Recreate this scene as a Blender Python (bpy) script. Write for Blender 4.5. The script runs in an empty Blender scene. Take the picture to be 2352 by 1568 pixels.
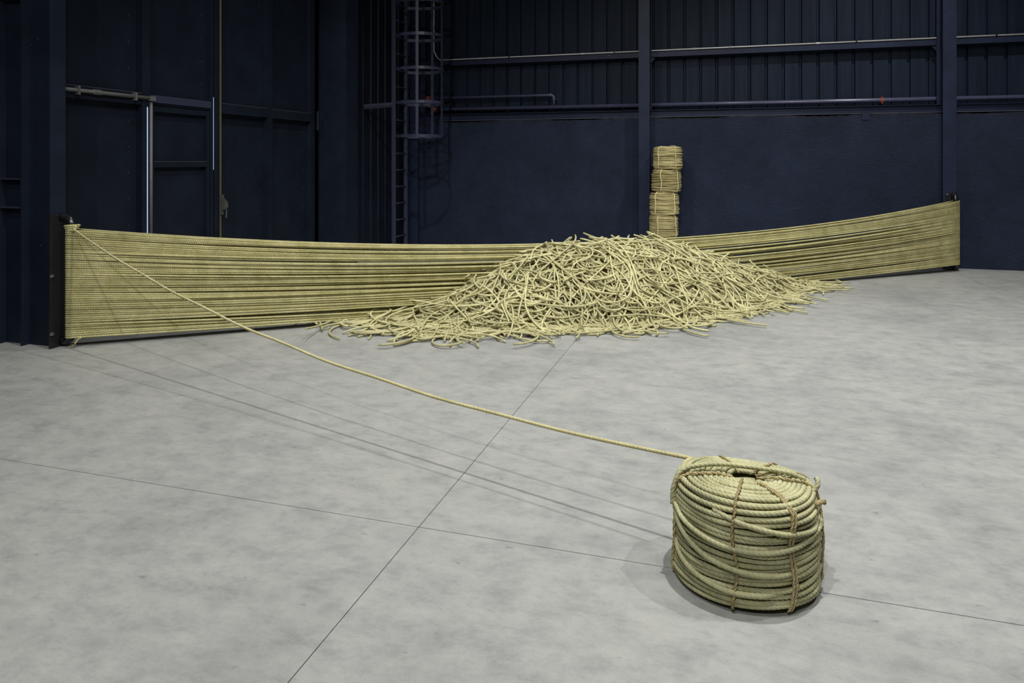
import bpy, math, random
import numpy as np
from math import sin, cos, pi, radians, sqrt

scene = bpy.context.scene
C = scene.collection
rng = np.random.default_rng(7)
random.seed(7)

# ------------------------------------------------------------------ camera
# shift lens on a level camera; +X runs along the back wall, +Y into the hall
F_PX, HOR_Y, PX, CAM_H = 1625.0, 370.3, 1176.0, 1.6
TH = math.atan((1667.5 - PX) / F_PX)
cam_d = bpy.data.cameras.new('camera')
cam = bpy.data.objects.new('camera', cam_d); C.objects.link(cam)
cam_d.sensor_fit = 'HORIZONTAL'; cam_d.sensor_width = 36.0
cam_d.lens = 36.0 * F_PX / 2352.0
cam_d.shift_y = -(784.0 - HOR_Y) / 2352.0
cam_d.clip_end = 200
cam.location = (0, 0, CAM_H)
cam.rotation_euler = (pi / 2, 0, TH)
scene.camera = cam

# ------------------------------------------------------------------ light
world = bpy.data.worlds.new('world'); scene.world = world
world.use_nodes = True
world.node_tree.nodes['Background'].inputs[0].default_value = (0.93, 0.96, 1.0, 1)
world.node_tree.nodes['Background'].inputs[1].default_value = 0.04

def spot(name, loc, target, watts, radius=0.07, angle=100, color=(1, 0.995, 0.975)):
    d = bpy.data.lights.new(name, 'SPOT'); d.energy = watts; d.shadow_soft_size = radius
    d.spot_size = radians(angle); d.spot_blend = 0.8; d.color = color
    o = bpy.data.objects.new(name, d); C.objects.link(o)
    o.location = loc
    v = np.array(target, float) - np.array(loc, float)
    from mathutils import Vector
    o.rotation_euler = Vector(v).to_track_quat('-Z', 'Y').to_euler()
    return o
spot('gallery_spot_overhead', (0.6, 3.0, 7.2), (-0.8, 5.0, 0), 1230)
spot('gallery_spot_front', (-0.9, 0.4, 7.2), (-0.6, 5.0, 0), 820)
spot('gallery_spot_rear_camera', (-0.8, -3.6, 7.0), (-0.3, 6.0, 0), 860)
spot('gallery_spot_east', (3.6, 3.6, 7.2), (2.0, 6.5, 0), 800)
spot('gallery_spot_far', (2.6, 8.6, 7.4), (1.8, 10.4, 0), 850)
spot('gallery_spot_west', (-3.2, 5.9, 7.3), (-2.2, 8.4, 0), 720)

vs = scene.view_settings
vs.view_transform = 'Standard'; vs.look = 'None'; vs.gamma = 1.0
vs.use_curve_mapping = False; vs.exposure = 0.0

# ------------------------------------------------------------------ helpers
CT, ST = cos(TH), sin(TH)
def ray(px):
    a = (px - PX) / F_PX
    return a * CT - ST, a * ST + CT
def y_on_x(px, X):            # depth Y of an image column on the plane X
    r = ray(px); return r[1] * X / r[0]
def x_on_y(px, Y):
    r = ray(px); return r[0] * Y / r[1]

def set_props(o, label=None, cat=None, group=None, kind=None):
    if label: o['label'] = label
    if cat: o['category'] = cat
    if group: o['group'] = group
    if kind: o['kind'] = kind
    return o
def empty(name, loc=(0, 0, 0), label=None, cat=None, group=None, kind=None):
    o = bpy.data.objects.new(name, None); C.objects.link(o); o.location = loc
    o.empty_display_size = 0.1
    return set_props(o, label, cat, group, kind)
def mesh_obj(name, V, Fc, mat, parent=None, uv=None, smooth=False, loc=None):
    V = np.asarray(V, dtype=np.float64)
    if parent is not None:
        V = V - np.array(parent_world(parent))
    elif loc is not None:
        V = V - np.array(loc)
    me = bpy.data.meshes.new(name)
    Fa = Fc if isinstance(Fc, list) else Fc.tolist()
    me.from_pydata(V.tolist(), [], Fa)
    if uv is not None:
        l = me.uv_layers.new(name='UVMap')
        l.data.foreach_set('uv', np.asarray(uv, dtype=np.float32).ravel())
    if smooth:
        me.polygons.foreach_set('use_smooth', [True] * len(me.polygons))
    me.materials.append(mat)
    me.update()
    o = bpy.data.objects.new(name, me); C.objects.link(o)
    if parent is not None: o.parent = parent
    elif loc is not None: o.location = loc
    return o
def parent_world(p):
    x = np.array(p.location)
    while p.parent is not None:
        p = p.parent; x = x + np.array(p.location)
    return x

class MB:
    def __init__(s): s.V = []; s.F = []
    def add(s, V, F):
        k = len(s.V); s.V += [tuple(v) for v in V]; s.F += [tuple(i + k for i in f) for f in F]; return s
    def box(s, x0, x1, y0, y1, z0, z1):
        V = [(x, y, z) for z in (z0, z1) for y in (y0, y1) for x in (x0, x1)]
        return s.add(V, [(0, 2, 3, 1), (4, 5, 7, 6), (0, 1, 5, 4), (1, 3, 7, 5), (3, 2, 6, 7), (2, 0, 4, 6)])
    def prism(s, poly, z0, z1):                 # polygon in XY extruded in Z
        n = len(poly)
        V = [(x, y, z0) for x, y in poly] + [(x, y, z1) for x, y in poly]
        F = [tuple(range(n - 1, -1, -1)), tuple(range(n, 2 * n))]
        F += [(i, (i + 1) % n, n + (i + 1) % n, n + i) for i in range(n)]
        return s.add(V, F)
    def tube(s, pts, r, sides=10, cap=True):
        V, F, _ = tube(pts, r, sides); 
        k = len(s.V); s.V += [tuple(v) for v in V]; s.F += [tuple(int(i) + k for i in f) for f in F]
        if cap:
            s.F.append(tuple(k + i for i in range(sides - 1, -1, -1)))
            n = len(V); s.F.append(tuple(k + n - sides + i for i in range(sides)))
        return s
    def build(s, name, mat, parent=None, smooth=False, loc=None):
        return mesh_obj(name, s.V, s.F, mat, parent, smooth=smooth, loc=loc)

def frames(P):
    T = np.gradient(P, axis=0); T /= np.linalg.norm(T, axis=1)[:, None] + 1e-12
    N = np.zeros_like(P); up = np.array([0, 0, 1.0])
    if abs(T[0] @ up) > 0.9: up = np.array([1.0, 0, 0])
    n = up - T[0] * (T[0] @ up); N[0] = n / np.linalg.norm(n)
    for i in range(1, len(P)):
        n = N[i - 1] - T[i] * (T[i] @ N[i - 1]); l = np.linalg.norm(n)
        N[i] = n / l if l > 1e-9 else N[i - 1]
    return T, N, np.cross(T, N)
def tube(P, r, sides=6, pitch=None, groove=0.72, v0=0.0, capped=False):
    """tube along P; with pitch it is a three-strand rope whose lobes really twist"""
    P = np.asarray(P, float); n = len(P)
    T, N, B = frames(P)
    seg = np.r_[0, np.cumsum(np.linalg.norm(np.diff(P, axis=0), axis=1))]
    ang = np.arange(sides) / sides * 2 * pi
    rr = np.broadcast_to(np.asarray(r, float), (n,))
    lob = np.ones(sides)
    A = np.broadcast_to(ang, (n, sides)).copy()
    if pitch:
        lob[::sides // 3] = groove
        A = A + (seg / pitch * 2 * pi)[:, None]
    R = rr[:, None] * lob[None, :]
    V = P[:, None, :] + (np.cos(A) * R)[..., None] * N[:, None, :] + (np.sin(A) * R)[..., None] * B[:, None, :]
    V = V.reshape(-1, 3)
    i = np.arange(n - 1)[:, None]; j = np.arange(sides)[None, :]; j2 = (j + 1) % sides
    Fq = np.stack([i * sides + j, i * sides + j2, (i + 1) * sides + j2, (i + 1) * sides + j], -1).reshape(-1, 4)
    u0 = np.broadcast_to(j / sides, (n - 1, sides)); u1 = np.broadcast_to((j + 1) / sides, (n - 1, sides))
    va = np.broadcast_to(seg[:-1, None] + v0, (n - 1, sides)); vb = np.broadcast_to(seg[1:, None] + v0, (n - 1, sides))
    UV = np.stack([np.stack([u0, va], -1), np.stack([u1, va], -1), np.stack([u1, vb], -1), np.stack([u0, vb], -1)], 2).reshape(-1, 2)
    return V, Fq, UV
def rope_tubes(paths, r, sides=6, pitch=None, groove=0.72):
    """several tubes in one vertex soup with fan-capped ends"""
    VV, FF, UU = [], [], []; k = 0
    for P in paths:
        V, Fq, UV = tube(P, r, sides, pitch, groove, v0=float(rng.random() * 3))
        VV.append(V); FF.append(Fq + k); UU.append(UV); k += len(V)
    return np.concatenate(VV), np.concatenate(FF), np.concatenate(UU)
def rope_obj(name, paths, r, mat, parent=None, sides=6, pitch=None, groove=0.68, loc=None, caps=True):
    V, Fq, UV = rope_tubes(paths, r, sides, pitch, groove)
    Fl = Fq.tolist(); UL = UV.tolist()
    if caps:
        k = 0
        for P in paths:
            n = len(P)
            Fl.append([k + i for i in range(sides - 1, -1, -1)]); UL += [[0.5, 0.0]] * sides
            k2 = k + n * sides
            Fl.append([k2 - sides + i for i in range(sides)]); UL += [[0.5, 0.0]] * sides
            k = k2
    return mesh_obj(name, V, Fl, mat, parent, uv=UL, smooth=True, loc=loc)
def smooth_path(pts, step):
    """Catmull-Rom through pts, resampled at about step metres"""
    P = np.asarray(pts, float)
    Q = np.vstack([2 * P[0] - P[1], P, 2 * P[-1] - P[-2]])
    out = []
    for i in range(1, len(Q) - 2):
        t = np.linspace(0, 1, 24, endpoint=False)[:, None]
        a, b, c, d = Q[i - 1], Q[i], Q[i + 1], Q[i + 2]
        out.append(0.5 * ((2 * b) + (-a + c) * t + (2 * a - 5 * b + 4 * c - d) * t ** 2 + (-a + 3 * b - 3 * c + d) * t ** 3))
    out.append(P[-1:]); D = np.concatenate(out)
    s = np.r_[0, np.cumsum(np.linalg.norm(np.diff(D, axis=0), axis=1))]
    n = max(3, int(s[-1] / step) + 1)
    t = np.linspace(0, s[-1], n)
    return np.stack([np.interp(t, s, D[:, k]) for k in range(3)], 1)

# ------------------------------------------------------------------ materials
def srgb(r, g, b):
    f = lambda c: (c / 255 / 12.92) if c <= 10 else ((c / 255 + 0.055) / 1.055) ** 2.4
    return (f(r), f(g), f(b), 1)
class NT:
    def __init__(s, name):
        s.m = bpy.data.materials.new(name); s.m.use_nodes = True
        s.t = s.m.node_tree; s.b = s.t.nodes['Principled BSDF']
    def n(s, typ, **kw):
        o = s.t.nodes.new(typ)
        for k, v in kw.items():
            if k.startswith('i_'):
                kk = k[2:]; o.inputs[int(kk) if kk.isdigit() else kk.replace('_', ' ')].default_value = v
            else: setattr(o, k, v)
        return o
    def l(s, a, b): s.t.links.new(a, b)
    def ramp(s, fac, stops):
        r = s.n('ShaderNodeValToRGB'); e = r.color_ramp.elements
        while len(e) < len(stops): e.new(0.5)
        for el, (p, c) in zip(e, stops): el.position = p; el.color = c
        s.l(fac, r.inputs[0]); return r.outputs[0]
    def noise(s, scale, detail=4, rough=0.55, vec=None, dist=0.0):
        o = s.n('ShaderNodeTexNoise'); o.inputs['Scale'].default_value = scale
        o.inputs['Detail'].default_value = detail; o.inputs['Roughness'].default_value = rough
        o.inputs['Distortion'].default_value = dist
        if vec is not None: s.l(vec, o.inputs['Vector'])
        return o.outputs['Fac']
    def pos(s, scale=(1, 1, 1)):
        g = s.n('ShaderNodeNewGeometry'); m = s.n('ShaderNodeVectorMath', operation='MULTIPLY')
        s.l(g.outputs['Position'], m.inputs[0]); m.inputs[1].default_value = scale
        return m.outputs[0]
    def mix(s, fac, a, b, blend='MIX'):
        o = s.n('ShaderNodeMix', data_type='RGBA', blend_type=blend)
        for sock, val in ((o.inputs[0], fac), (o.inputs[6], a), (o.inputs[7], b)):
            if hasattr(val, 'is_linked'): s.l(val, sock)
            else: sock.default_value = val
        return o.outputs[2]
    def math(s, op, a, b=0.0, c=None):
        o = s.n('ShaderNodeMath', operation=op)
        for i, v in enumerate((a, b) if c is None else (a, b, c)):
            if hasattr(v, 'is_linked'): s.l(v, o.inputs[i])
            else: o.inputs[i].default_value = v
        return o.outputs[0]
    def bump(s, h, strength, dist):
        o = s.n('ShaderNodeBump'); o.inputs['Strength'].default_value = strength
        o.inputs['Distance'].default_value = dist; s.l(h, o.inputs['Height'])
        s.l(o.outputs[0], s.b.inputs['Normal'])
    def out(s, col=None, rough=0.6, metal=0.0, spec=0.5):
        if col is not None:
            if hasattr(col, 'is_linked'): s.l(col, s.b.inputs['Base Color'])
            else: s.b.inputs['Base Color'].default_value = col
        if hasattr(rough, 'is_linked'): s.l(rough, s.b.inputs['Roughness'])
        else: s.b.inputs['Roughness'].default_value = rough
        s.b.inputs['Metallic'].default_value = metal
        s.b.inputs['Specular IOR Level'].default_value = spec
        return s.m

def mat_concrete():
    m = NT('concrete'); p = m.pos()
    # trowel marks: clouds stretched along the hall's length
    a = m.noise(0.8, 5, 0.62, p, 0.3)
    b = m.noise(6.5, 8, 0.74, m.pos((0.8, 1.15, 1)), 0.15)
    c = m.noise(30, 6, 0.75, m.pos((0.6, 1.0, 1)), 0.1)
    d = m.noise(150, 3, 0.6, p)
    base = m.ramp(b, [(0.30, srgb(143, 144, 142)), (0.50, srgb(160, 161, 157)), (0.70, srgb(170, 170, 164))])
    big = m.ramp(a, [(0.32, (0.80, 0.805, 0.82, 1)), (0.5, (1, 1, 1, 1)), (0.75, (1.03, 1.025, 1.0, 1))])
    col = m.mix(1.0, base, big, 'MULTIPLY')
    fine = m.ramp(c, [(0.30, (0.86, 0.86, 0.87, 1)), (0.52, (1, 1, 1, 1))])
    col = m.mix(0.8, col, fine, 'MULTIPLY')
    grain = m.ramp(d, [(0.30, (0.90, 0.90, 0.90, 1)), (0.6, (1.02, 1.02, 1.02, 1))])
    col = m.mix(0.6, col, grain, 'MULTIPLY')
    sp = m.noise(24, 2, 0.5, m.pos((0.55, 1, 1)))      # small dark scuffs
    scuff = m.ramp(sp, [(0.715, (0, 0, 0, 1)), (0.76, (1, 1, 1, 1))])
    col = m.mix(m.math('MULTIPLY', scuff, 0.4), col, srgb(98, 98, 100))
    m.bump(d, 0.08, 0.004)
    return m.out(col, m.ramp(b, [(0.3, (0.42,) * 3 + (1,)), (0.7, (0.62,) * 3 + (1,))]), spec=0.35)
def mat_joint():
    m = NT('joint_filler'); return m.out(srgb(96, 96, 106), 0.8)
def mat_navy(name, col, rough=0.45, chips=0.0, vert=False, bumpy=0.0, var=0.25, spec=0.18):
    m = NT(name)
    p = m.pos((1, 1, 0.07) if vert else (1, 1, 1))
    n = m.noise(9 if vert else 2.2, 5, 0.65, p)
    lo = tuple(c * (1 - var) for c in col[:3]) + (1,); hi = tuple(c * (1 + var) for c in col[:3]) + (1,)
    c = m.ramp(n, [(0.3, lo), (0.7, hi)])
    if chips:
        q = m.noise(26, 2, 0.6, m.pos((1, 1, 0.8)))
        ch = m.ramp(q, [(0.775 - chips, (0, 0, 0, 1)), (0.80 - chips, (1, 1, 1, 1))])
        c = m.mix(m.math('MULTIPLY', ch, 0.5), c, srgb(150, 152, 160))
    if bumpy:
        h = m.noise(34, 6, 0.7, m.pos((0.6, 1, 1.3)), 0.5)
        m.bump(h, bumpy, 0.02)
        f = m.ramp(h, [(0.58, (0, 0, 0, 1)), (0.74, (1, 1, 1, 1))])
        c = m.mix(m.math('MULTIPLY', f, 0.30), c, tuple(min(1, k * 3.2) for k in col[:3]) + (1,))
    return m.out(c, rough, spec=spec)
def mat_rope(name, lo, hi, pitch, bump=0.8, twist=True):
    m = NT(name)
    uv = m.n('ShaderNodeUVMap'); sx = m.n('ShaderNodeSeparateXYZ'); m.l(uv.outputs[0], sx.inputs[0])
    u, v = sx.outputs[0], sx.outputs[1]
    ph = m.math('MULTIPLY', m.math('SUBTRACT', u, m.math('DIVIDE', v, pitch)), 3.0)
    cell = m.math('FLOOR', ph); fr = m.math('FRACT', ph)
    bow = m.math('MULTIPLY', m.math('MULTIPLY', fr, m.math('SUBTRACT', 1.0, fr)), 4.0)   # 0 in the lay, 1 on a strand
    oi = m.n('ShaderNodeObjectInfo')
    wn = m.n('ShaderNodeTexWhiteNoise', noise_dimensions='2D')
    cv = m.n('ShaderNodeCombineXYZ'); m.l(cell, cv.inputs[0]); m.l(oi.outputs['Random'], cv.inputs[1]); m.l(cv.outputs[0], wn.inputs['Vector'])
    g = m.noise(7.0, 4, 0.6, m.pos())
    fine = m.noise(420, 3, 0.6, m.pos())
    c = m.ramp(g, [(0.30, lo), (0.68, hi)])
    tint = m.ramp(wn.outputs['Value'], [(0.0, (0.86, 0.87, 0.80, 1)), (0.5, (1, 1, 1, 1)), (1.0, (1.08, 1.05, 0.86, 1))])
    c = m.mix(0.8, c, tint, 'MULTIPLY')
    ob = m.ramp(oi.outputs['Random'], [(0.0, (0.80, 0.79, 0.76, 1)), (0.5, (0.98, 0.98, 0.96, 1)), (1.0, (1.10, 1.10, 1.10, 1))])
    c = m.mix(1.0, c, ob, 'MULTIPLY')
    fib = m.ramp(fine, [(0.30, (0.78, 0.76, 0.68, 1)), (0.62, (1.06, 1.06, 1.04, 1))])
    c = m.mix(0.8, c, fib, 'MULTIPLY')
    h = m.math('ADD', m.math('MULTIPLY', bow, 1.0 if twist else 0.15), m.math('MULTIPLY', fine, 0.35))
    m.bump(h, bump, 0.004 if twist else 0.0015)
    return m.out(c, 0.72, spec=0.18)
def mat_plain(name, col, rough=0.5, metal=0.0, spec=0.5, var=0.12, scale=20):
    m = NT(name); n = m.noise(scale, 4, 0.6, m.pos())
    c = m.ramp(n, [(0.3, tuple(k * (1 - var) for k in col[:3]) + (1,)), (0.7, tuple(min(1, k * (1 + var)) for k in col[:3]) + (1,))])
    return m.out(c, rough, metal, spec)

M = {}
M['concrete'] = mat_concrete()
M['joint'] = mat_joint()
NAVY = (0.0145, 0.0185, 0.0345)
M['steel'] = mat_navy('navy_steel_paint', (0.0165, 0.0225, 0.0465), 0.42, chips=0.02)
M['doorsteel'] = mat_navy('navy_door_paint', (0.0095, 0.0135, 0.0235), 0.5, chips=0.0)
M['jamb'] = mat_navy('navy_steel_shaded', (0.0120, 0.0170, 0.0300), 0.45, chips=0.012)  # column steel in a darker tone: weaker light on this side painted in
M['sheet'] = mat_navy('navy_sheet_paint', (0.0115, 0.0180, 0.0315), 0.5, vert=True, var=0.30, spec=0.1)
M['masonry'] = mat_navy('navy_plaster', (0.0160, 0.0235, 0.0460), 0.65, chips=0.0, bumpy=0.9, var=0.25)
M['mortar'] = mat_navy('navy_mortar', (0.020, 0.024, 0.040), 0.7, bumpy=0.9, var=0.4, chips=0.03)
M['pipe'] = mat_plain('navy_pipe_gloss', (0.065, 0.070, 0.122, 1), 0.25, spec=0.7)
M['ladder'] = mat_plain('navy_ladder_paint', (0.036, 0.041, 0.076, 1), 0.38)
M['black'] = mat_plain('black_steel', (0.010, 0.010, 0.011, 1), 0.24, spec=0.6)
M['plate'] = mat_plain('blackened_plate', (0.012, 0.012, 0.013, 1), 0.36)
M['bolt'] = mat_plain('zinc_bolt', (0.35, 0.36, 0.40, 1), 0.3, 0.9)
M['conduit'] = mat_plain('galvanised_conduit', (0.44, 0.44, 0.43, 1), 0.4, 0.2)
M['conduit_dull'] = mat_plain('dusty_conduit', (0.13, 0.13, 0.125, 1), 0.55)
M['brass'] = mat_plain('ochre_rod', (0.085, 0.075, 0.035, 1), 0.5)
M['latch'] = mat_plain('olive_latch', (0.075, 0.075, 0.065, 1), 0.5)
M['rust'] = mat_plain('red_lead', (0.22, 0.045, 0.022, 1), 0.6, var=0.4, scale=60)
M['dust'] = mat_plain('dusty_edge', (0.075, 0.077, 0.085, 1), 0.8)
M['rope'] = mat_rope('sisal_rope', srgb(184, 178, 138), srgb(212, 205, 166), 0.050, 0.4, twist=False)
M['net'] = mat_rope('sisal_rope_weathered', srgb(185, 178, 128), srgb(217, 211, 164), 0.056, 1.0)
M['heap'] = mat_rope('sisal_rope_cut', srgb(187, 182, 142), srgb(220, 216, 176), 0.050, 0.5)
M['coil'] = mat_rope('sisal_rope_green', srgb(168, 167, 134), srgb(206, 204, 170), 0.055, 0.5, twist=False)
M['stack'] = mat_rope('sisal_rope_pale', srgb(184, 172, 126), srgb(212, 200, 154), 0.055, 0.9)
M['cord'] = mat_rope('hemp_cord', srgb(172, 157, 118), srgb(198, 183, 144), 0.035, 0.9)
M['paletie'] = mat_rope('pale_tie', srgb(222, 214, 168), srgb(234, 227, 184), 0.02, 0.5)
m = NT('daylight'); m.b.inputs['Emission Color'].default_value = (0.55, 0.68, 1.0, 1); m.b.inputs['Emission Strength'].default_value = 0.75
M['daylight'] = m.out((0.2, 0.25, 0.35, 1), 0.6)

# ------------------------------------------------------------------ floor
JX1, JX2, JY, G = -1.287, 3.183, 2.846, 0.0019
floor = empty('floor', (0, 0, 0), kind='structure')
MB().box(-9, 12, -6, 14, -0.12, -0.010).build('joint_bed', M['joint'], floor)
for xa, xb in ((-9, JX1 - G), (JX1 + G, JX2 - G), (JX2 + G, 12)):
    for ya, yb in ((-6, JY - G), (JY + G, 14)):
        MB().box(xa, xb, ya, yb, -0.06, 0.0).build('slab', M['concrete'], floor)

# ------------------------------------------------------------------ back wall
WALL_TOP = 8.6
YM = 12.05                      # plaster face
YS = 12.34                      # corrugated sheet
XW0, XW1 = -5.78, 9.0
wb = empty('wall_back', (0, YM, 0), kind='structure')
MB().box(XW0, XW1, YM, YM + 0.32, 0, 2.285).build('plaster_plinth', M['masonry'], wb)
MB().box(XW0 - 0.5, XW1, 12.42, 12.5, 2.285, WALL_TOP).build('outer_cladding', M['doorsteel'], wb)
# ragged mortar bed on top of the plinth
xs = np.linspace(XW0, XW1, 260)
zt = 2.325 + 0.012 * np.sin(xs * 3.1) + rng.normal(0, 0.004, len(xs)); zb = np.full(len(xs), 2.283)
V = []; Fq = []
for x, a, b in zip(xs, zb, zt): V += [(x, YM + 0.012, a), (x, YM + 0.012, b), (x, YM + 0.2, b), (x, YM + 0.2, a)]
for i in range(len(xs) - 1):
    k = 4 * i
    for j in range(4): Fq.append((k + j, k + 4 + j, k + 4 + (j + 1) % 4, k + (j + 1) % 4))
mesh_obj('mortar_bed', V, Fq, M['mortar'], wb)
ch = MB().box(XW0, XW1, YM + 0.075, YM + 0.085, 2.345, 2.462).box(XW0, XW1, YM + 0.03, YM + 0.25, 2.452, 2.462)
ch.build('channel_beam', M['steel'], wb)
MB().box(XW0, XW1, YM + 0.022, YM + 0.25, 2.337, 2.345).build('channel_lip', M['dust'], wb)
MB().box(2.01, 2.115, YM - 0.012, YM + 0.03, 2.24, 2.345).build('fixing_tab', M['steel'], wb)
# corrugated sheets: trapezoid ribs every 261.5 mm, four ribs to a sheet
RIB = 0.2615; RX0 = -2.504
def sheet_profile(x_start, ribs):
    P = []
    for i in range(ribs):
        x = x_start + i * RIB
        # the valley of the rib is folded away from the room, edges catch the light
        P += [(x - 0.125, 0), (x - 0.026, 0), (x - 0.014, 0.042), (x + 0.014, 0.042), (x + 0.026, 0)]
    P.append((x_start + (ribs - 1) * RIB + 0.1365, 0))
    return P
k0 = int(math.floor((XW0 + 0.15 - RX0) / RIB)); 
k = k0
while RX0 + k * RIB < XW1:
    P = sheet_profile(RX0 + k * RIB, 4)
    V = [(x, YS + d, z) for z in (2.40, WALL_TOP) for x, d in P]; n = len(P)
    Fq = [(i, i + 1, n + i + 1, n + i) for i in range(n - 1)]
    mesh_obj('corrugated_sheet', V, Fq, M['sheet'], wb)
    k += 4
for z0 in (3.36, 5.3, 7.2):
    MB().box(XW0, XW1, 12.19, 12.20, z0, z0 + 0.10).box(XW0, XW1, 12.19, YS - 0.005, z0 + 0.092, z0 + 0.10).box(XW0, XW1, 12.19, YS - 0.005, z0, z0 + 0.008).build('girder', M['steel'], wb)

# steel I columns standing in front of the back wall
def i_column_y(X, name, label, group, y_front=11.84, depth=0.34, width=0.178, gus=True):
    o = empty(name, (X, y_front + depth / 2, 0), label, 'column', group)
    h = width / 2
    MB().box(X - h, X + h, y_front, y_front + 0.013, 0, WALL_TOP).build('front_flange', M['steel'], o)
    MB().box(X - h, X + h, y_front + depth - 0.013, y_front + depth, 0, WALL_TOP).build('back_flange', M['steel'], o)
    MB().box(X - 0.005, X + 0.005, y_front + 0.013, y_front + depth - 0.013, 0, WALL_TOP).build('web', M['steel'], o)
    if gus:
        for sx in (-1, 1):
            g = MB(); a = X + sx * 0.006; b = X + sx * 0.15
            y0, y1 = y_front + depth + 0.002, y_front + depth + 0.010
            V = [(a, y0, 3.35), (b, y0, 3.35), (a, y0, 3.18), (a, y1, 3.35), (b, y1, 3.35), (a, y1, 3.18)]
            g.add(V, [(0, 1, 2), (3, 5, 4), (0, 3, 4, 1), (1, 4, 5, 2), (2, 5, 3, 0)]).build('gusset', M['steel'], o)
    return o
i_column_y(x_on_y(1479.5, 11.84), 'steel_column', 'navy steel I-column rising behind the stacked rope coils', 'back wall columns')
i_column_y(x_on_y(2181.5, 11.84), 'steel_column', 'navy steel I-column with the far rope bracket bolted to its foot', 'back wall columns')
i_column_y(-5.485, 'steel_column', 'navy steel I-column in the dark corner beside the caged ladder', 'back wall columns', width=0.23, gus=False)

# pipes along the wall
def pipe(name, pts, r, mat, label, cat='pipe', sides=12, group=None):
    P = np.asarray(pts, float)
    o = empty(name, tuple(P[0]), label, cat, group)
    b = MB(); b.tube(P, r, sides).build('tube', mat, o, smooth=True)
    return o
PZ, PY = 2.548, 12.245
p1 = pipe('water_pipe', [(-5.2, PY, PZ + 0.012), (XW1, PY, PZ)], 0.036, M['pipe'], 'long navy water pipe running above the plaster plinth, with a red coupling', sides=14)
def collar(parent, name, c, axis, r, w, mat):
    c = np.array(c, float); a = np.array(axis, float)
    MB().tube([c - a * w / 2, c - a * w * 0.46, c + a * w * 0.46, c + a * w / 2], [r * 0.8, r, r, r * 0.8], 12).build(name, mat, parent, smooth=False)
xc = x_on_y(2025, PY)
collar(p1, 'red_coupling', (xc, PY, PZ), (1, 0, 0), 0.050, 0.05, M['rust'])
for dz in (0.045, -0.045): MB().tube([(xc, PY - 0.045, PZ + dz), (xc, PY + 0.02, PZ + dz)], 0.010, 6).build('clamp_bolt', M['rust'], p1)
collar(p1, 'red_coupling', (x_on_y(998, PY), PY, PZ + 0.01), (1, 0, 0), 0.055, 0.09, M['rust'])
xe = x_on_y(1272, 12.22); z2 = 2.775
p2 = pipe('branch_pipe', [(-5.2, 12.23, z2), (xe - 0.05, 12.23, z2), (xe - 0.015, 12.23, z2 - 0.012), (xe, 12.23, z2 - 0.05), (xe, 12.235, PZ + 0.03)], 0.022, M['pipe'], 'short navy branch pipe with an elbow above the long water pipe')
collar(p2, 'elbow_socket', (xe, 12.23, z2 - 0.07), (0, 0, 1), 0.032, 0.05, M['pipe'])
collar(p2, 'elbow_socket', (xe - 0.06, 12.23, z2), (1, 0, 0), 0.032, 0.05, M['pipe'])
collar(p2, 'red_coupling', (x_on_y(984, 12.23), 12.23, z2), (1, 0, 0), 0.045, 0.09, M['rust'])
vx = x_on_y(986, 12.2)
v = empty('valve', (vx, 12.2, PZ + 0.1), 'small rust-red valve half hidden behind the ladder cage', 'valve')
MB().tube([(vx, 12.23, PZ + 0.06), (vx, 12.23, PZ + 0.19)], [0.05, 0.035], 10).build('valve_body', M['rust'], v)
MB().tube([(vx + 0.06 * cos(t), 12.17, PZ + 0.15 + 0.06 * sin(t)) for t in np.linspace(0, 2 * pi, 14)], 0.009, 6).build('hand_wheel', M['rust'], v)
# galvanised conduit on top of the girder, dropping from above beside the ladder
ex = x_on_y(1009, 12.2); vxx = x_on_y(996.5, 12.2)
cz = 3.478
pts = smooth_path([(vxx, 12.2, 7.0), (vxx, 12.2, 5.0), (vxx, 12.2, 3.75), (vxx + 0.005, 12.2, 3.66), (vxx + 0.06, 12.2, 3.54), (vxx + 0.13, 12.2, cz)], 0.05)
pts = np.vstack([pts, [(vxx + 0.18, 12.2, cz), (XW1, 12.2, cz)]])
co = pipe('conduit', pts, 0.0135, M['conduit'], 'pale galvanised conduit lying along the upper wall girder', 'conduit', 8)
for xx in np.arange(-4.3, 8.5, 1.9):
    collar(co, 'conduit_coupling', (xx, 12.2, cz), (1, 0, 0), 0.0175, 0.06, M['conduit'])
    MB().box(xx + 0.55, xx + 0.572, 12.178, 12.222, 3.46, cz + 0.02).build('conduit_clip', M['black'], co)

# ------------------------------------------------------------------ left wall
wl = empty('wall_left', (-5.95, 7, 0), kind='structure')
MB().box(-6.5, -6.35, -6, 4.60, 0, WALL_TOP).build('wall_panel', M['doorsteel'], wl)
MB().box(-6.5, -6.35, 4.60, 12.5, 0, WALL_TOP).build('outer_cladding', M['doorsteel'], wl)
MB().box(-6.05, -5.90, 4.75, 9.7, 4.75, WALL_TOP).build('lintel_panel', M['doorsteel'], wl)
# far bay: dark corrugated sheets beyond the box column
yy = 9.86; 
while yy < 12.3:
    P = []
    for i in range(2):
        y = yy + i * 0.2615
        P += [(0, y), (0, y + 0.10), (-0.04, y + 0.115), (-0.04, y + 0.145), (0, y + 0.16)]
    P.append((0, yy + 0.523))
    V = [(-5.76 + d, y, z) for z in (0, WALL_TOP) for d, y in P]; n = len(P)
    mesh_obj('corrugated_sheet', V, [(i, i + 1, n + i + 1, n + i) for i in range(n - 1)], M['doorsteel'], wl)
    yy += 0.523

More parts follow.
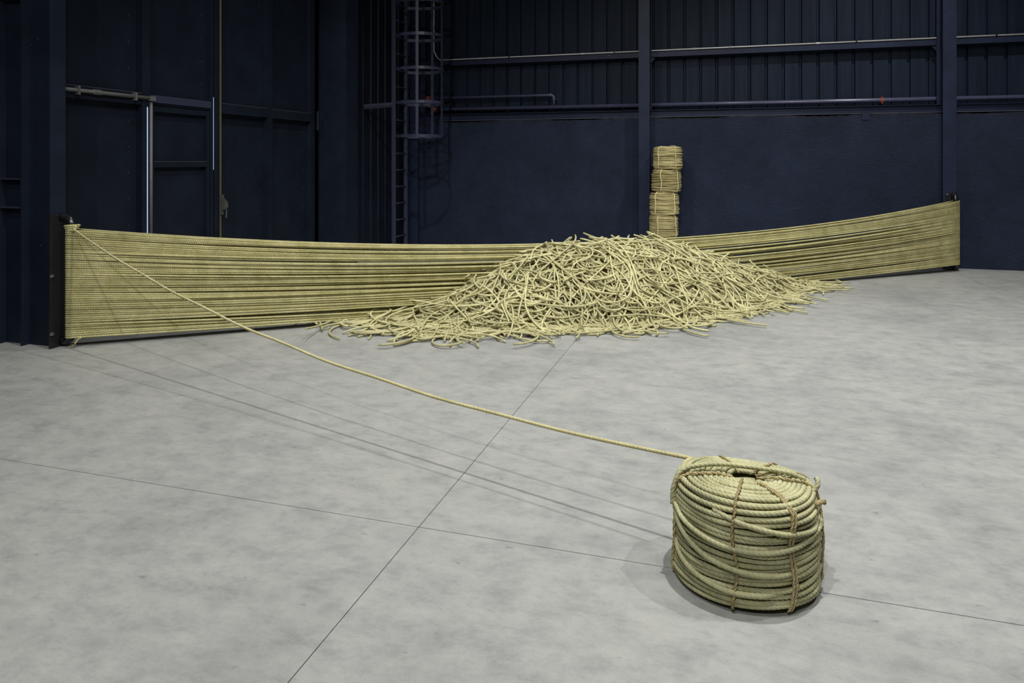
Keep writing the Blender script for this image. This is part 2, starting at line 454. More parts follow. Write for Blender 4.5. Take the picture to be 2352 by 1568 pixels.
# box column between the doors and the ladder bay
bx0, bx1 = -6.0, -5.52
by0, by1 = y_on_x(795, bx1), y_on_x(822, bx1)
bc = empty('box_column', ((bx0 + bx1) / 2, (by0 + by1) / 2, 0), 'wide flat-faced navy box column between the steel doors and the ladder', 'column')
MB().box(bx0, bx1, by0, by0 + 0.012, 0, WALL_TOP).build('face_plate', M['jamb'], bc)
MB().box(bx1 - 0.012, bx1, by0 + 0.0125, by1, 0, WALL_TOP).build('side_plate', M['jamb'], bc)
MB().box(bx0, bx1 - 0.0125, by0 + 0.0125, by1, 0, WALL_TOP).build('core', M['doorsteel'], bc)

# column at the near end of the doors: two I sections one behind the other
fl = -5.52; cy0, cy1 = 4.635, 4.785
lc = empty('steel_column', (fl - 0.25, 4.71, 0), 'navy double I-section column at the door jamb holding the near rope bracket', 'column')
for X in (fl, -5.838, -6.10):
    MB().box(X - 0.014, X, cy0, cy1, 0, WALL_TOP).build('flange', M['jamb'], lc)
MB().box(-5.838, fl - 0.014, 4.705, 4.715, 0, WALL_TOP).build('web', M['jamb'], lc)
MB().box(-6.10, -5.852, 4.705, 4.715, 0, WALL_TOP).build('web', M['jamb'], lc)
for z in (1.19, 1.44, 3.02):
    MB().box(-6.10, -5.853, cy0 + 0.004, 4.704, z, z + 0.012).build('stiffener', M['ladder'], lc)

# steel doors
DX = -5.83                       # frame face
def dy(px): return y_on_x(px, DX)
DT = 4.74
def bar(parent, name, y0, y1, z0, z1, mat='doorsteel', proud=0.0, depth=0.10):
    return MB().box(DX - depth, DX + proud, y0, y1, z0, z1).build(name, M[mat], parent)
def rivets(parent, y, z0, z1):
    b = MB()
    for z in np.arange(z0, z1, 0.27):
        b.box(DX - 0.0705, DX - 0.067, y - 0.0035, y + 0.0035, z - 0.005, z + 0.005)
    b.build('rivet_row', M['dust'], parent)
def rail(parent, y0, y1, z, h=0.085):
    bar(parent, 'rail', y0, y1, z - h, z)
    MB().box(DX - 0.07, DX + 0.0, y0, y1, z, z + 0.004).build('rail_edge', M['dust'], parent)
e = [dy(p) for p in (118, 146, 325, 343, 347, 483, 489, 493, 505, 615, 626, 714, 723)]
d1 = empty('door_1', (DX, e[0], 0), kind='structure')
bar(d1, 'stile', e[0], e[1], 0.03, DT); bar(d1, 'stile', e[2], e[3], 0.03, DT, proud=0.01)
bar(d1, 'stile', e[5], e[6], 0.03, DT, proud=0.005)
for a, b in ((e[1], e[2]), (e[3], e[5])):
    MB().box(DX - 0.085, DX - 0.07, a, b, 2.3, DT).build('panel', M['doorsteel'], d1)
    bar(d1, 'rail', a, b, DT - 0.1, DT)
MB().box(DX - 0.085, DX - 0.07, e[1], e[2], 0.03, 2.3).build('panel', M['doorsteel'], d1)
bar(d1, 'rail', e[1], e[2], 0.03, 0.13)
rail(d1, e[1], e[2], 2.31, 0.12); rail(d1, e[3], e[5], 2.30, 0.10)
MB().box(DX, DX + 0.012, e[3] + 0.03, e[5], 2.225, 2.30).build('lit_rail_face', M['ladder'], d1)  # added strip in lighter paint, standing for light caught by the rail
rivets(d1, e[2] - 0.10, 0.4, 4.4); rivets(d1, e[5] - 0.07, 2.5, 4.4)
# wicket door inside the first leaf
wk = empty('wicket_door', (0, 0, 0)); wk.parent = d1
w0, w1 = e[4], e[5] - 0.012
bar(wk, 'panel', w0, w1, 0.03, 2.19, depth=0.06, proud=-0.045)
bar(wk, 'stile', w0, w0 + 0.045, 0.03, 2.19); bar(wk, 'stile', w1 - 0.045, w1, 0.03, 2.19)
rail(wk, w0 + 0.045, w1 - 0.045, 1.595, 0.06); bar(wk, 'rail', w0 + 0.045, w1 - 0.045, 0.03, 0.14)
bar(wk, 'rail', w0 + 0.045, w1 - 0.045, 2.13, 2.19)
bar(d1, 'daylight_slit', dy(335.8), dy(337.6), 0.45, 2.17, mat='daylight', proud=0.0125, depth=0.0)
bar(d1, 'daylight_slit', e[6] + 0.006, e[6] + 0.013, 1.5, 2.36, mat='daylight', proud=0.0, depth=0.01)
d2 = empty('door_2', (DX, e[7], 0), kind='structure')
bar(d2, 'stile', e[7], e[8], 0.03, DT); bar(d2, 'stile', e[9], e[10], 0.03, DT); bar(d2, 'stile', e[11], e[12], 0.03, DT)
for a, b in ((e[8], e[9]), (e[10], e[11])):
    MB().box(DX - 0.085, DX - 0.07, a, b, 0.03, 2.3).build('panel', M['doorsteel'], d2)
    MB().box(DX - 0.085, DX - 0.07, a, b, 2.3, DT).build('panel', M['doorsteel'], d2)
    rail(d2, a, b, 2.30, 0.12); bar(d2, 'rail', a, b, 0.03, 0.13); bar(d2, 'rail', a, b, DT - 0.1, DT)
rivets(d2, e[9] - 0.09, 0.4, 4.4); rivets(d2, e[11] - 0.10, 0.4, 4.4)
MB().tube([(DX + 0.02, dy(727), 2.06), (DX + 0.02, dy(727), 2.34)], 0.022, 10).build('hinge_barrel', M['jamb'], d2)
# rod and latch on the meeting stile
rod_y = dy(503)
ro = empty('door_bolt_rod', (DX + 0.02, rod_y, 0.4), 'thin ochre bolt rod running up the meeting stile of the steel doors', 'bolt')
MB().tube([(DX + 0.02, rod_y, 0.42), (DX + 0.02, rod_y, 4.6)], 0.013, 8).build('rod', M['brass'], ro)
la = MB(); a = rod_y - 0.02
la.box(DX + 0.02, DX + 0.06, a + 0.004, a + 0.034, 0.96, 1.20)
la.build('latch_plate', M['latch'], ro)
g = MB(); V = [(DX + 0.061, a, 1.16), (DX + 0.061, a + 0.065, 1.10), (DX + 0.061, a + 0.065, 1.05), (DX + 0.061, a, 1.02)]
V += [(x + 0.035, y, z) for x, y, z in V]
g.add(V, [(0, 1, 2, 3), (7, 6, 5, 4), (0, 4, 5, 1), (1, 5, 6, 2), (2, 6, 7, 3), (3, 7, 4, 0)]).build('latch_case', M['latch'], ro)
MB().tube([(DX + 0.08, a + 0.055, 1.06), (DX + 0.085, a + 0.045, 0.92)], 0.009, 6).build('latch_handle', M['latch'], ro)
# dull conduit along the first door rail and down the stile
cy = dy(343.5)
cd = pipe('door_conduit', [(DX + 0.02, e[0], 2.265), (DX + 0.02, cy - 0.02, 2.265)], 0.019, M['conduit_dull'], 'dull grey conduit clipped along the door rail and down beside the wicket door', 'conduit', 8)
MB().tube([(DX + 0.02, cy, 2.25), (DX + 0.02, cy, 0.42)], 0.016, 8).build('tube', M['conduit_dull'], cd, smooth=True)
for px in (174, 306):
    MB().box(DX + 0.0, DX + 0.045, dy(px) - 0.012, dy(px) + 0.012, 2.225, 2.305).build('conduit_clip', M['conduit_dull'], cd)
collar(cd, 'conduit_coupling', (DX + 0.02, dy(219), 2.265), (0, 1, 0), 0.026, 0.09, M['conduit_dull'])
MB().box(DX, DX + 0.05, cy - 0.035, cy + 0.035, 2.235, 2.285).build('elbow_box', M['conduit_dull'], cd)

# ------------------------------------------------------------------ caged ladder
LX, LY0, LY1 = -5.30, 10.73, 11.18
ld = empty('caged_ladder', (LX, (LY0 + LY1) / 2, 0), 'tall navy steel ladder with a hooped safety cage in the corner', 'ladder')
for y in (LY0, LY1):
    MB().box(LX - 0.03, LX + 0.03, y - 0.012, y + 0.012, 0, 8.0).build('ladder_rail', M['ladder'], ld)
z = 0.335
while z < 7.9:
    MB().tube([(LX, LY0 + 0.012, z), (LX, LY1 - 0.012, z)], 0.011, 6).build('rung', M['ladder'], ld, smooth=True)
    z += 0.28
hc, hr = LX + 0.40, 0.37
def hoop_pts():
    ym = (LY0 + LY1) / 2
    arc = [(hc + hr * cos(t), ym + hr * sin(t)) for t in np.linspace(-pi / 2, pi / 2, 19)]
    return [(LX + 0.03, LY0 - 0.012)] + [(LX + 0.2, ym - hr * 0.93)] + arc + [(LX + 0.2, ym + hr * 0.93)] + [(LX + 0.03, LY1 + 0.012)]
HP = np.array(hoop_pts())
def flat_band(P2, z0, z1, t=0.007):
    T = np.gradient(P2, axis=0); T /= np.linalg.norm(T, axis=1)[:, None]; Nn = np.stack([T[:, 1], -T[:, 0]], 1)
    V = []; 
    for p, n in zip(P2, Nn):
        a, b = p, p + n * t
        V += [(a[0], a[1], z0), (b[0], b[1], z0), (b[0], b[1], z1), (a[0], a[1], z1)]
    Fq = [(4 * i + j, 4 * i + 4 + j, 4 * i + 4 + (j + 1) % 4, 4 * i + (j + 1) % 4) for i in range(len(P2) - 1) for j in range(4)]
    Fq += [(0, 1, 2, 3), tuple(4 * (len(P2) - 1) + j for j in (3, 2, 1, 0))]
    return V, Fq
z = 1.995
while z < 7.9:
    V, Fq = flat_band(HP, z, z + 0.05)
    mesh_obj('cage_hoop', V, Fq, M['ladder'], ld)
    z += 0.557
ym = (LY0 + LY1) / 2
for ang in (-78, 0, 40, 84):
    t = radians(ang); cx, cyy = hc + (hr - 0.008) * cos(t), ym + (hr - 0.008) * sin(t)
    w = 0.024; tx, ty = -sin(t) * w, cos(t) * w; nx, ny = cos(t) * 0.006, sin(t) * 0.006
    MB().prism([(cx - tx, cyy - ty), (cx + tx, cyy + ty), (cx + tx - nx, cyy + ty - ny), (cx - tx - nx, cyy - ty - ny)], 2.0, 7.9).build('cage_strap', M['ladder'], ld)
MB().tube([(-5.74, 10.50, 2.50), (LX - 0.03, LY0, 2.545)], 0.04, 4).build('stay', M['ladder'], ld)

# ------------------------------------------------------------------ rope brackets
RR = 0.0095                                     # rope radius
PL = np.array([-5.40, 4.745]); PR = np.array([3.20, 11.725])
NL = np.linalg.norm(PR - PL); ND = (PR - PL) / NL
NN = np.array([ND[1], -ND[0]])                  # towards the room
PIPE_R = 0.036
def bracket(name, axis, plate_box, elbow_dir, label, bolts):
    o = empty(name, (axis[0], axis[1], 0), label, 'bracket', 'black pipe brackets')
    MB().box(*plate_box).build('back_plate', M['plate'], o)
    a = np.array(axis); d = np.array(elbow_dir, float)
    pts = []
    R = 0.085
    for t in np.linspace(0, pi / 2, 9): pts.append((*(a + d * (0.10 - R * sin(t))), 1.155 - 0.04 - R * (1 - cos(t))) if False else (*(a + d * (R * (1 - sin(t)))), 1.03 + R * cos(t)))
    low = [(*(a + d * (R * (1 - sin(t)))), 0.155 - 0.05 - R * cos(t) + 0.03) for t in np.linspace(pi / 2, 0, 9)]
    plate_off = 0.035
    pts = [(*(a + d * (R + plate_off)), 1.03 + R)] + pts + low + [(*(a + d * (R + plate_off)), 0.135 - R)]
    MB().tube(pts, PIPE_R, 16).build('bent_pipe', M['black'], o, smooth=True)
    for b in bolts:
        MB().tube([b, np.array(b) + (np.array((-d[0], -d[1], 0)) * 0.016)], [0.019, 0.012], 8).build('bolt', M['bolt'], o)
    return o
bracket('rope_bracket', PL, (fl + 0.0005, fl + 0.010, 4.625, 4.775, 0, 1.145), (-1, 0),
        'black pipe bracket bolted to the door-jamb column, wound with rope', [(fl + 0.010, 4.645, 0.125), (fl + 0.010, 4.645, 0.62), (fl + 0.010, 4.76, 1.12)])
bracket('rope_bracket', PR, (3.10, 3.26, 11.829, 11.8395, 0, 1.14), (0, 1),
        'black pipe bracket at the foot of the far back wall column', [(3.12, 11.829, 0.12), (3.12, 11.829, 1.11)])

# ------------------------------------------------------------------ rope net stretched between the brackets
WR = 50
net = empty('rope_net', (*PL, 0.0), 'wide band of taut sisal rope wound between two columns, sagging to the floor', 'rope net')
NS = 72
U = np.linspace(0, 1, NS)
def net_run(i, side):
    f = i / (WR - 1)
    zl = 0.092 + 0.0187 * i + (0.004 if side < 0 else 0) + rng.normal(0, 0.0007); zr = 0.107 + 0.0186 * i
    zmid_top, zmid_bot = 0.672, 0.012
    g = f + 0.030 * sin(f * 41 + 0.6) + 0.012 * sin(f * 95) + rng.normal(0, 0.009)
    zm = zmid_bot + (zmid_top - zmid_bot) * min(1.0, max(0.0, g))
    if i == WR - 1: zm = zmid_top
    sag = (zl + zr) / 2 - zm
    z = zl + (zr - zl) * U - sag * 4 * U * (1 - U)
    env = np.sin(pi * U) ** 0.6
    off = rng.normal(0, 0.020) * env * (0.5 + 0.5 * np.sin(U * 3 + rng.random() * 6))
    sagx = 0.010 * env * np.sin(U * (6 + 5 * rng.random()) + rng.random() * 6)
    z = z + 0.35 * sagx
    low = RR + 0.004 * abs(rng.normal()) + (0.004 if side > 0 else 0.0)
    z = np.where(z < low, low + 0.1 * rng.random() * RR, z)
    P2 = PL[None] + (PR - PL)[None] * U[:, None] + NN[None] * ((side * (PIPE_R + RR)) * (0.6 + 0.4 * (2 * U - 1) ** 2) + off)[:, None]
    P = np.c_[P2, z]
    if side > 0:                                   # half turns round both pipes belong to the near run
        aL = [(*(PL + (PIPE_R + RR) * (NN * cos(t) - ND * sin(t))), zl - 0.003 * t) for t in np.linspace(pi, 0.3, 8)]
        aR = [(*(PR + (PIPE_R + RR) * (NN * cos(t) + ND * sin(t))), zr + 0.003 * t) for t in np.linspace(0.3, pi, 8)]
        P = np.vstack([aL, P[1:-1], aR])
    return P
for i in range(WR):
    for side in (1, -1):
        rope_obj('strand', [net_run(i, side)], 0.0090, M['net'], net, sides=8)
# knot at the top of the near pipe and frayed tail at its foot
kt = []
for k in range(3):
    t = np.linspace(0, 2 * pi, 20)
    r = PIPE_R + RR * (1.0 + 0.5 * k)
    kt.append(np.c_[PL[0] + r * np.cos(t), PL[1] + r * np.sin(t), 1.02 + 0.012 * k + 0.006 * np.sin(t + k)])
kc = np.array([PL[0] + 0.045, PL[1] - 0.028, 1.028])
t = np.linspace(0, 2 * pi, 16); kt.append(np.c_[kc[0] + 0.022 * np.cos(t), kc[1] + 0.01 * np.sin(t), kc[2] + 0.022 * np.sin(t)])
rope_obj('knot', kt, RR, M['net'], net, sides=6)
ft = [smooth_path([(PL[0] + 0.10, PL[1] + 0.0, 0.088), (PL[0] + 0.075, PL[1] - 0.012, 0.070), (PL[0] + 0.055, PL[1] - 0.026, 0.032)], 0.01)]
rope_obj('loose_end', ft, 0.0075, M['net'], net, sides=6)
fr = []
for k in range(12):
    a = np.array(ft[0][-1]); b = a + np.array([rng.normal(0, .02), rng.normal(-.01, .015), -abs(rng.normal(0.006, .006))]); b[2] = max(b[2], 0.004)
    fr.append(np.array([a, (a + b) / 2 + rng.normal(0, .002, 3), b]))
rope_obj('frayed_fibres', fr, 0.0018, M['net'], net, sides=3)

# ------------------------------------------------------------------ coils
def coil(loc, R, H, seed, label, group, rp=0.0098, detail=True, mat='coil', cords=(), tie='cord', yaw=0.0, lean=(0, 0)):
    """bound coil of rope: outer windings, spiral top, dark core wall, binding cords"""
    g = np.random.default_rng(seed)
    o = empty('rope_coil', loc, label, 'rope coil', group)
    L = np.array(loc, float)
    step = 0.0065 if detail else 0.035
    sides = 15 if detail else 6
    pitch = 0.055 if detail else None
    rows = int(round((H - 2 * rp) / (rp * (2.02 if detail else 1.86))))
    prow = (H - 2 * rp) / rows
    ph = g.random(8) * 6.28
    def bulge(th, z):            # radius of the pack: rounded rims, a little lumpy
        q = np.clip(z / H, 0, 1)
        et, eb, ew = (0.10, 0.07, 0.12) if detail else (0.17, 0.13, 0.20)
        edge = 1 - et * np.clip((q - 0.80) / 0.20, 0, 1) ** 2 - eb * np.clip((ew - q) / ew, 0, 1) ** 2
        return R * edge * (1 + 0.012 * np.sin(2 * th + ph[0] + 3 * q) + 0.010 * np.sin(3 * th + ph[1] - 4 * q) + 0.008 * np.sin(5 * th + ph[2] + 9 * q))
    def topz(rad, th):           # the top dishes gently into the hole
        q = np.clip(rad / R, 0, 1)
        return H - rp - 0.020 * np.clip((0.42 - q) / 0.42, 0, 1) - 0.035 * np.clip((q - 0.80) / 0.2, 0, 1) ** 1.6 + 0.004 * np.sin(3 * th + ph[3])
    n = int(2 * pi * R / step)
    def ring_stack(radial_in, rows_n, mt, name, jit):
        tot = rows_n * n
        th = np.arange(tot + 1) / n * 2 * pi
        rowf = th / (2 * pi)
        zc = rp + rowf * prow
        # rows drift, bunch and cross one another as a hand-wound coil does
        k = np.floor(rowf).astype(int)
        def rn(s):
            q = g.normal(0, 1, rows_n + 2); return q[k] * (1 - (rowf - k)) + q[np.minimum(k + 1, rows_n + 1)] * (rowf - k)
        lowf = 0.009 * np.sin(th + ph[4] + 2.2 * np.sin(zc / H * 7.0 + ph[6]))
        z = zc + jit * (lowf * np.sin(pi * np.clip(zc / H, 0, 1)) + 0.0035 * rn(1) * np.sin(2 * th + ph[4]) + 0.0025 * rn(3))
        z = np.clip(z, rp, H - rp - 0.004)
        rad = bulge(th, z) - rp - radial_in + jit * 0.0036 * rn(2) + jit * 0.0022 * np.sin(5.3 * th)
        a = th + yaw
        P = np.c_[rad * np.cos(a), rad * np.sin(a), z] + L
        P[:, 0] += lean[0] * z; P[:, 1] += lean[1] * z
        rope_obj(name, [P], rp, mt, o, sides=sides, pitch=pitch, groove=0.78)
    ring_stack(0.0, rows, M[mat], 'side_windings', 1.0 if detail else 1.5)
    if not detail: ring_stack(0.02, rows, M[mat], 'inner_windings', 0.6)
    # solid pack inside so that gaps stay dark
    nb = 40; rb = R * 0.86; ri = 0.078
    V = []; 
    for (r_, z_) in ((ri, 0.01), (rb, 0.01), (rb, H - 0.055), (rb * 0.8, H - 0.03), (ri, H - 0.045)):
        for j in range(nb): V.append((L[0] + r_ * cos(j / nb * 2 * pi) + (0.018 if r_ < 0.1 else 0), L[1] + r_ * sin(j / nb * 2 * pi) + (0.022 if r_ < 0.1 else 0), L[2] + z_))
    Fq = [(q * nb + j, q * nb + (j + 1) % nb, ((q + 1) % 5) * nb + (j + 1) % nb, ((q + 1) % 5) * nb + j) for q in range(5) for j in range(nb)]
    mesh_obj('packed_core', V, Fq, M[mat], o)
    # spiral across the top, slightly off centre, from the rim down into the hole
    turns = int((R * 0.955 - 0.052) / (rp * 1.9))
    tot = int(turns * 2 * pi * R * 0.6 / step)
    th = np.linspace(0, turns * 2 * pi, tot)
    q = th / th[-1]
    rad = (R * 0.955 - rp) * (1 - q) + 0.066 * q
    hx, hy = 0.018 * q, 0.022 * q
    z = topz(rad, th) + 0.0025 * np.sin(th * 0.73 + ph[6]) + 0.002 * np.sin(2.3 * th)
    a = th + yaw
    P = np.c_[rad * np.cos(a) + hx, rad * np.sin(a) + hy, z] + L
    P[:, 0] += lean[0] * z; P[:, 1] += lean[1] * z
    rope_obj('top_spiral', [P], rp, M[mat], o, sides=sides, pitch=pitch, groove=0.78)
    if detail:                    # wall of the central hole
        th = np.linspace(0, 9 * 2 * pi, 700); q = th / th[-1]
        P = np.c_[0.068 * np.cos(th) + 0.018, 0.068 * np.sin(th) + 0.022, H - 0.045 - q * 0.16] + L
        rope_obj('hole_windings', [P], rp, M[mat], o, sides=6)
    # binding cords run out of the hole, over the rim and down the side
    for cdef in cords:
        az, dbl, cr = cdef
        for s_ in ((-1, 1) if dbl else (0,)):
            a0 = az + s_ * cr * 1.0 / R
            pts = []
            for rad in np.linspace(0.045, R * 0.93, 7):
                wob = 0.02 * sin(rad * 20 + az)
                pts.append((rad * cos(a0 + wob), rad * sin(a0 + wob), float(topz(np.array(rad), np.array(a0))) + rp + cr * 0.6))
            for zz in np.linspace(H - 0.035, 0.012, 12):
                rb_ = float(bulge(np.array(a0 - yaw), np.array(zz))) + cr * (0.55 + 0.9 * g.random() * (0.6 if detail else 0.3))
                pts.append((rb_ * cos(a0 + 0.03 * sin(zz * 22 + az)), rb_ * sin(a0 + 0.03 * sin(zz * 22 + az)), zz))
            pts = np.array(pts)
            pts[:, 0] += lean[0] * pts[:, 2]; pts[:, 1] += lean[1] * pts[:, 2]
            P = smooth_path(pts + L, 0.008 if detail else 0.03)
            if detail:            # two-ply lay
                T_, N_, B_ = frames(P); s = np.r_[0, np.cumsum(np.linalg.norm(np.diff(P, axis=0), axis=1))]
                ply = []
                for k2 in (0, pi):
                    aa = s / 0.055 * 2 * pi + k2
                    ply.append(P + cr * 0.34 * (np.cos(aa)[:, None] * N_ + np.sin(aa)[:, None] * B_))
                rope_obj('binding_cord', ply, cr * 0.66, M[tie], o, sides=5)
            else:
                rope_obj('binding_cord', [P], cr, M[tie], o, sides=5)
    return o

# azimuths are given about the coil axis, measured from the side facing the doors/camera
cx, cyq = 0.068, 2.885
to_cam = math.atan2(-cyq, -cx)
def az(deg): return to_cam + radians(deg)       # positive turns towards the camera's right
front = coil((cx, cyq, 0.0), 0.268, 0.392, 11,
             'large bound coil of pale green sisal rope standing alone on the open floor', None,
             detail=True, mat='coil',
             cords=((az(-7), False, 0.0068), (az(37), True, 0.0062), (az(-72), False, 0.0068), (az(88), False, 0.0065), (az(150), False, 0.006), (az(205), False, 0.006), (az(112), False, 0.0055)))
L0 = np.array([cx, cyq, 0.0])
def cp(deg, r, z): a = az(deg); return (cx + r * cos(a), cyq + r * sin(a), z)
# last turn of rope thrown across the top of the coil, and two diagonal turns on its flank
top_cross = smooth_path([cp(-74, 0.276, 0.27), cp(-74, 0.272, 0.335), cp(-77, 0.24, 0.392), cp(-84, 0.16, 0.412), cp(-105, 0.075, 0.416), cp(180, 0.022, 0.417), cp(112, 0.085, 0.414), cp(103, 0.16, 0.410), cp(100, 0.225, 0.392)], 0.0065)
rope_obj('crossing_turn', [top_cross], 0.0098, M['coil'], front, sides=15, pitch=0.055, groove=0.78)
diag = []
diag.append([cp(-80, 0.276, 0.285), cp(-50, 0.278, 0.258), cp(-20, 0.280, 0.238), cp(10, 0.279, 0.232), cp(40, 0.278, 0.243), cp(75, 0.276, 0.262), cp(95, 0.268, 0.27)])
diag.append([cp(-76, 0.262, 0.265), cp(-62, 0.276, 0.235), cp(-45, 0.281, 0.202), cp(-25, 0.281, 0.174), cp(0, 0.279, 0.157), cp(25, 0.274, 0.150), cp(45, 0.262, 0.148)])
diag.append([cp(-85, 0.262, 0.165), cp(-62, 0.274, 0.122), cp(-40, 0.278, 0.096), cp(-15, 0.277, 0.080), cp(10, 0.270, 0.078), cp(30, 0.258, 0.08)])
diag.append([cp(-25, 0.258, 0.345), cp(-5, 0.272, 0.328), cp(15, 0.279, 0.311), cp(35, 0.279, 0.291), cp(60, 0.274, 0.276), cp(85, 0.262, 0.272)])
for dd in diag:
    rope_obj('crossing_turn', [smooth_path([(cx + (p_[0] - cx) * 0.988, cyq + (p_[1] - cyq) * 0.988, p_[2]) for p_ in dd], 0.0065)], 0.0096, M['coil'], front, sides=15, pitch=0.055, groove=0.78)
# loose rope ends at the rim
rope_obj('loose_end', [smooth_path([cp(84, 0.235, 0.36), cp(86, 0.258, 0.385), cp(88, 0.262, 0.405), cp(90, 0.255, 0.415)], 0.0065)], 0.0095, M['coil'], front, sides=15, pitch=0.055, groove=0.78)
rope_obj('loose_end', [smooth_path([cp(72, 0.262, 0.345), cp(77, 0.276, 0.350), cp(80, 0.284, 0.344)], 0.0065)], 0.0095, M['cord'], front, sides=15, pitch=0.055, groove=0.78)

# the pack has settled: its far side sits lower than the side towards the room
aw = np.array([-cos(to_cam), -sin(to_cam)])
for ch_ in front.children:
    me = ch_.data; n_ = len(me.vertices); co_ = np.empty(n_ * 3, dtype=np.float32); me.vertices.foreach_get('co', co_)
    co_ = co_.reshape(-1, 3); co_[:, 2] *= 1 - 0.075 * np.clip((co_[:, :2] @ aw) / 0.268 + 0.15, 0, 1.2)
    me.vertices.foreach_set('co', co_.ravel()); me.update()
# leading rope: from the knot on the near pipe down to the coil
S = np.array([PL[0] + 0.05, PL[1] - 0.035, 1.02]); E_ = np.array(cp(-128, 0.262, 0.357))
u = np.linspace(0, 1, 820)
P = S[None] * (1 - u)[:, None] + E_[None] * u[:, None]
P[:, 2] -= 4 * 0.232 * u * (1 - u)
P[:, 2] += 0.004 * np.sin(u * 40) * np.sin(pi * u)
E2 = np.array(cp(-100, 0.255, 0.345))
P = np.vstack([P, smooth_path([E_, cp(-118, 0.262, 0.355), E2], 0.0065)[2:]])
tail = rope_obj('leading_rope', [P], 0.0090, M['rope'], None, sides=12, pitch=0.055, groove=0.86, loc=tuple(S))
set_props(tail, 'single slack rope running from the wound bracket to the standing coil', 'rope')

# tower of five coils by the back wall
names = ['bottom coil of the rope tower by the back wall, half buried behind the heap',
         'second coil up in the rope tower by the back wall',
         'middle coil of the rope tower by the back wall',
         'second coil from the top of the rope tower by the back wall',
         'topmost coil of the rope tower by the back wall']
TX = [-0.985, -0.968, -0.955, -0.925, -0.905]; TY = [11.68, 11.68, 11.67, 11.68, 11.68]
HC = 0.366
for k in range(5):
    base = math.atan2(-TY[k], -TX[k])
    rot = [0.0, 0.1, -0.05, 0.12, -0.08][k]
    cs = [(base + rot + radians(a), False, 0.0085) for a in (-34 + 6 * k % 11, 52 - 4 * k, 140, 228)]
    coil((TX[k], TY[k], HC * k), 0.236, HC + 0.004, 30 + k, names[k], 'tower of rope coils', rp=0.0108, detail=False, mat='stack', cords=cs, tie='paletie', yaw=k * 1.3)

# ------------------------------------------------------------------ heap of cut rope
S_K = [2.1, 2.45, 2.8, 3.24, 3.72, 4.22, 4.6, 5.3, 5.9, 6.5, 7.17, 7.6, 8.1, 8.5]
Z_K = [0.015, 0.03, 0.07, 0.17, 0.39, 0.60, 0.70, 0.715, 0.70, 0.51, 0.31, 0.18, 0.05, 0.015]
D_S = [2.1, 2.45, 2.7, 2.95, 3.4, 3.83, 4.41, 4.95, 5.7, 6.49, 7.1, 7.6, 7.96, 8.4]
D_K = [0.12, 0.36, 0.70, 0.98, 1.05, 1.12, 1.14, 1.33, 1.30, 1.05, 0.80, 0.56, 0.38, 0.15]
def heapH(s, d):
    zc = np.interp(s, S_K, Z_K)
    df = np.interp(s, D_S, D_K); db = 0.30 + 0.45 * df
    t = np.where(d > 0.05, (d - 0.05) / (df - 0.05 + 1e-6), (0.05 - d) / db)
    t = np.clip(t, 0, 1.3)
    return np.where(t < 1, zc * (1 - t ** 1.5), 0.0)
def w2(s, d): return PL[0] + ND[0] * s + NN[0] * d, PL[1] + ND[1] * s + NN[1] * d
def piece(s0, d0, depth, flat=False):
    """one cut length: a smooth wandering arc draped over the mound"""
    ln = float(np.clip(rng.gamma(7, 0.125), 0.35, 1.5)) if not flat else float(rng.uniform(0.28, 0.7))
    n = max(9, int(ln / 0.055))
    ds = ln / (n - 1)
    h = rng.random() * 2 * pi
    k = rng.normal(0, 2.0); k2 = rng.normal(0, 3.0)
    if rng.random() < 0.15: k += rng.choice([-1, 1]) * rng.uniform(2.5, 6.0)
    tt = np.linspace(-0.5, 0.5, n)
    ang = h + k * tt * ln + k2 * (tt * ln) ** 2 * 2.0
    s = s0 + np.cumsum(np.cos(ang)) * ds; d = d0 + np.cumsum(np.sin(ang)) * ds
    s -= s.mean() - s0; d -= d.mean() - d0
    Hh = heapH(s, d)
    # stiff rope bridges hollows: blend the draped height with a smooth parabola
    co = np.polyfit(tt, Hh, 2); fit = np.polyval(co, tt)
    z = 0.35 * Hh + 0.65 * fit - depth
    if not flat:
        z += rng.normal(0, 0.016) + np.clip(rng.normal(0, 0.05), -.07, .07) * tt + np.clip(rng.normal(0, 0.10), -.15, .15) * tt ** 2
    else:
        z = Hh * 0.6 + 0.012 + rng.random() * 0.045 * (1 - (2 * tt) ** 2) + abs(rng.normal(0, 0.03)) * (2 * tt) ** 2 * (rng.random() < 0.5)
    lift = RR + 0.001 + (0.0 if flat else rng.random() * 0.035)
    z = lift + np.maximum(z - lift, 0) + 0.25 * np.minimum(z - lift, 0) * 0
    x, y = w2(s, d)
    return np.c_[x, y, z]
def sample(lo=-0.02):
    while True:
        s = rng.uniform(2.1, 8.5); d = rng.uniform(-0.85, 1.6)
        h = float(heapH(np.array(s), np.array(d)))
        df = np.interp(s, D_S, D_K)
        if h > 0.004 and rng.random() < 0.2 + 0.8 * min(1, h / 0.3): return s, d, h
body = []
for q in range(2600):
    s, d, h = sample()
    dep = min(h * 0.92, rng.exponential(0.11) + 0.018)
    body.append(piece(s, d, dep))
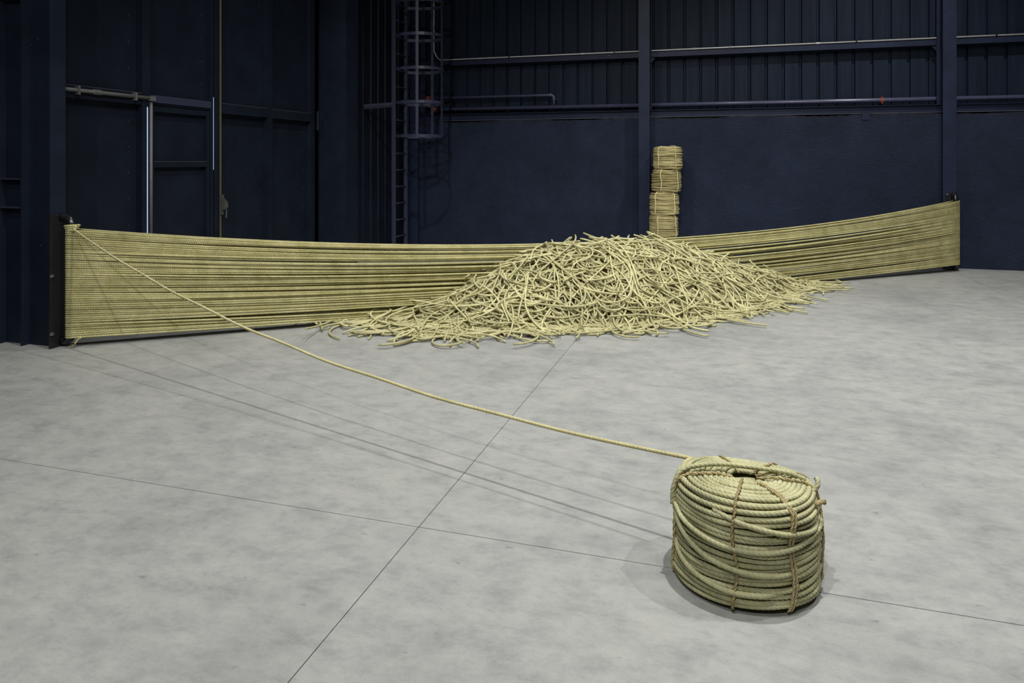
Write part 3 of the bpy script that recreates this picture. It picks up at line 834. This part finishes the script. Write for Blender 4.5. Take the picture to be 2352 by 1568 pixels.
hp = rope_obj('rope_heap', body, RR, M['heap'], None, sides=6, loc=(float(w2(5.3, 0.4)[0]), float(w2(5.3, 0.4)[1]), 0.0))
set_props(hp, 'dense tangle of cut sisal rope forming the body of the heap', 'rope heap', None, 'stuff')
cnt = 0
while cnt < 236:
    s, d, h = sample()
    if d < -0.15 and rng.random() < 0.8: continue
    P = piece(s, d, -0.004 - 0.016 * rng.random())
    if rng.random() < 0.16:                         # an end sticking up out of the heap
        tt = np.linspace(0, 1, len(P)); P[:, 2] += rng.uniform(0.03, 0.08) * np.clip(tt - 0.45, 0, 1) ** 2 * 3.3
    o = rope_obj('rope_piece', [P], RR, M['heap'], None, sides=6, loc=tuple(P.mean(0) * (1, 1, 0) + (0, 0, float(P[:, 2].min()))))
    chord = np.linalg.norm(P[-1] - P[0]); arc = np.linalg.norm(np.diff(P, axis=0), axis=1).sum()
    shape = 'curled cut length of sisal rope' if chord < 0.72 * arc else ('long cut length of sisal rope' if arc > 0.85 else 'short cut length of sisal rope')
    where = ('on the heap slope towards the door jamb column' if s < 4.2 else 'on the heap slope towards the far wall bracket' if s > 6.5
             else 'over the heap crest before the rope tower' if h > 0.5 else 'on the heap face towards the lone coil')
    set_props(o, shape + ' ' + where, 'rope piece', shape + 's ' + where)
    cnt += 1
cnt = 0
while cnt < 58:
    s = rng.uniform(2.3, 8.3); df = np.interp(s, D_S, D_K)
    d = df + rng.normal(-0.03, 0.07)
    P = piece(s, d, 0.0, flat=True)
    o = rope_obj('rope_piece', [P], RR, M['heap'], None, sides=6, loc=tuple(P.mean(0) * (1, 1, 0)))
    chord = np.linalg.norm(P[-1] - P[0]); arc = np.linalg.norm(np.diff(P, axis=0), axis=1).sum()
    shape = 'bent' if chord < 0.85 * arc else 'nearly straight'
    where = 'towards the door jamb' if s < 3.6 else 'towards the far wall bracket' if s > 6.4 else 'before the lone coil'
    set_props(o, shape + ' cut rope on the concrete at the heap foot, ' + where, 'rope piece', shape + ' cut ropes at the heap foot ' + where)
    cnt += 1
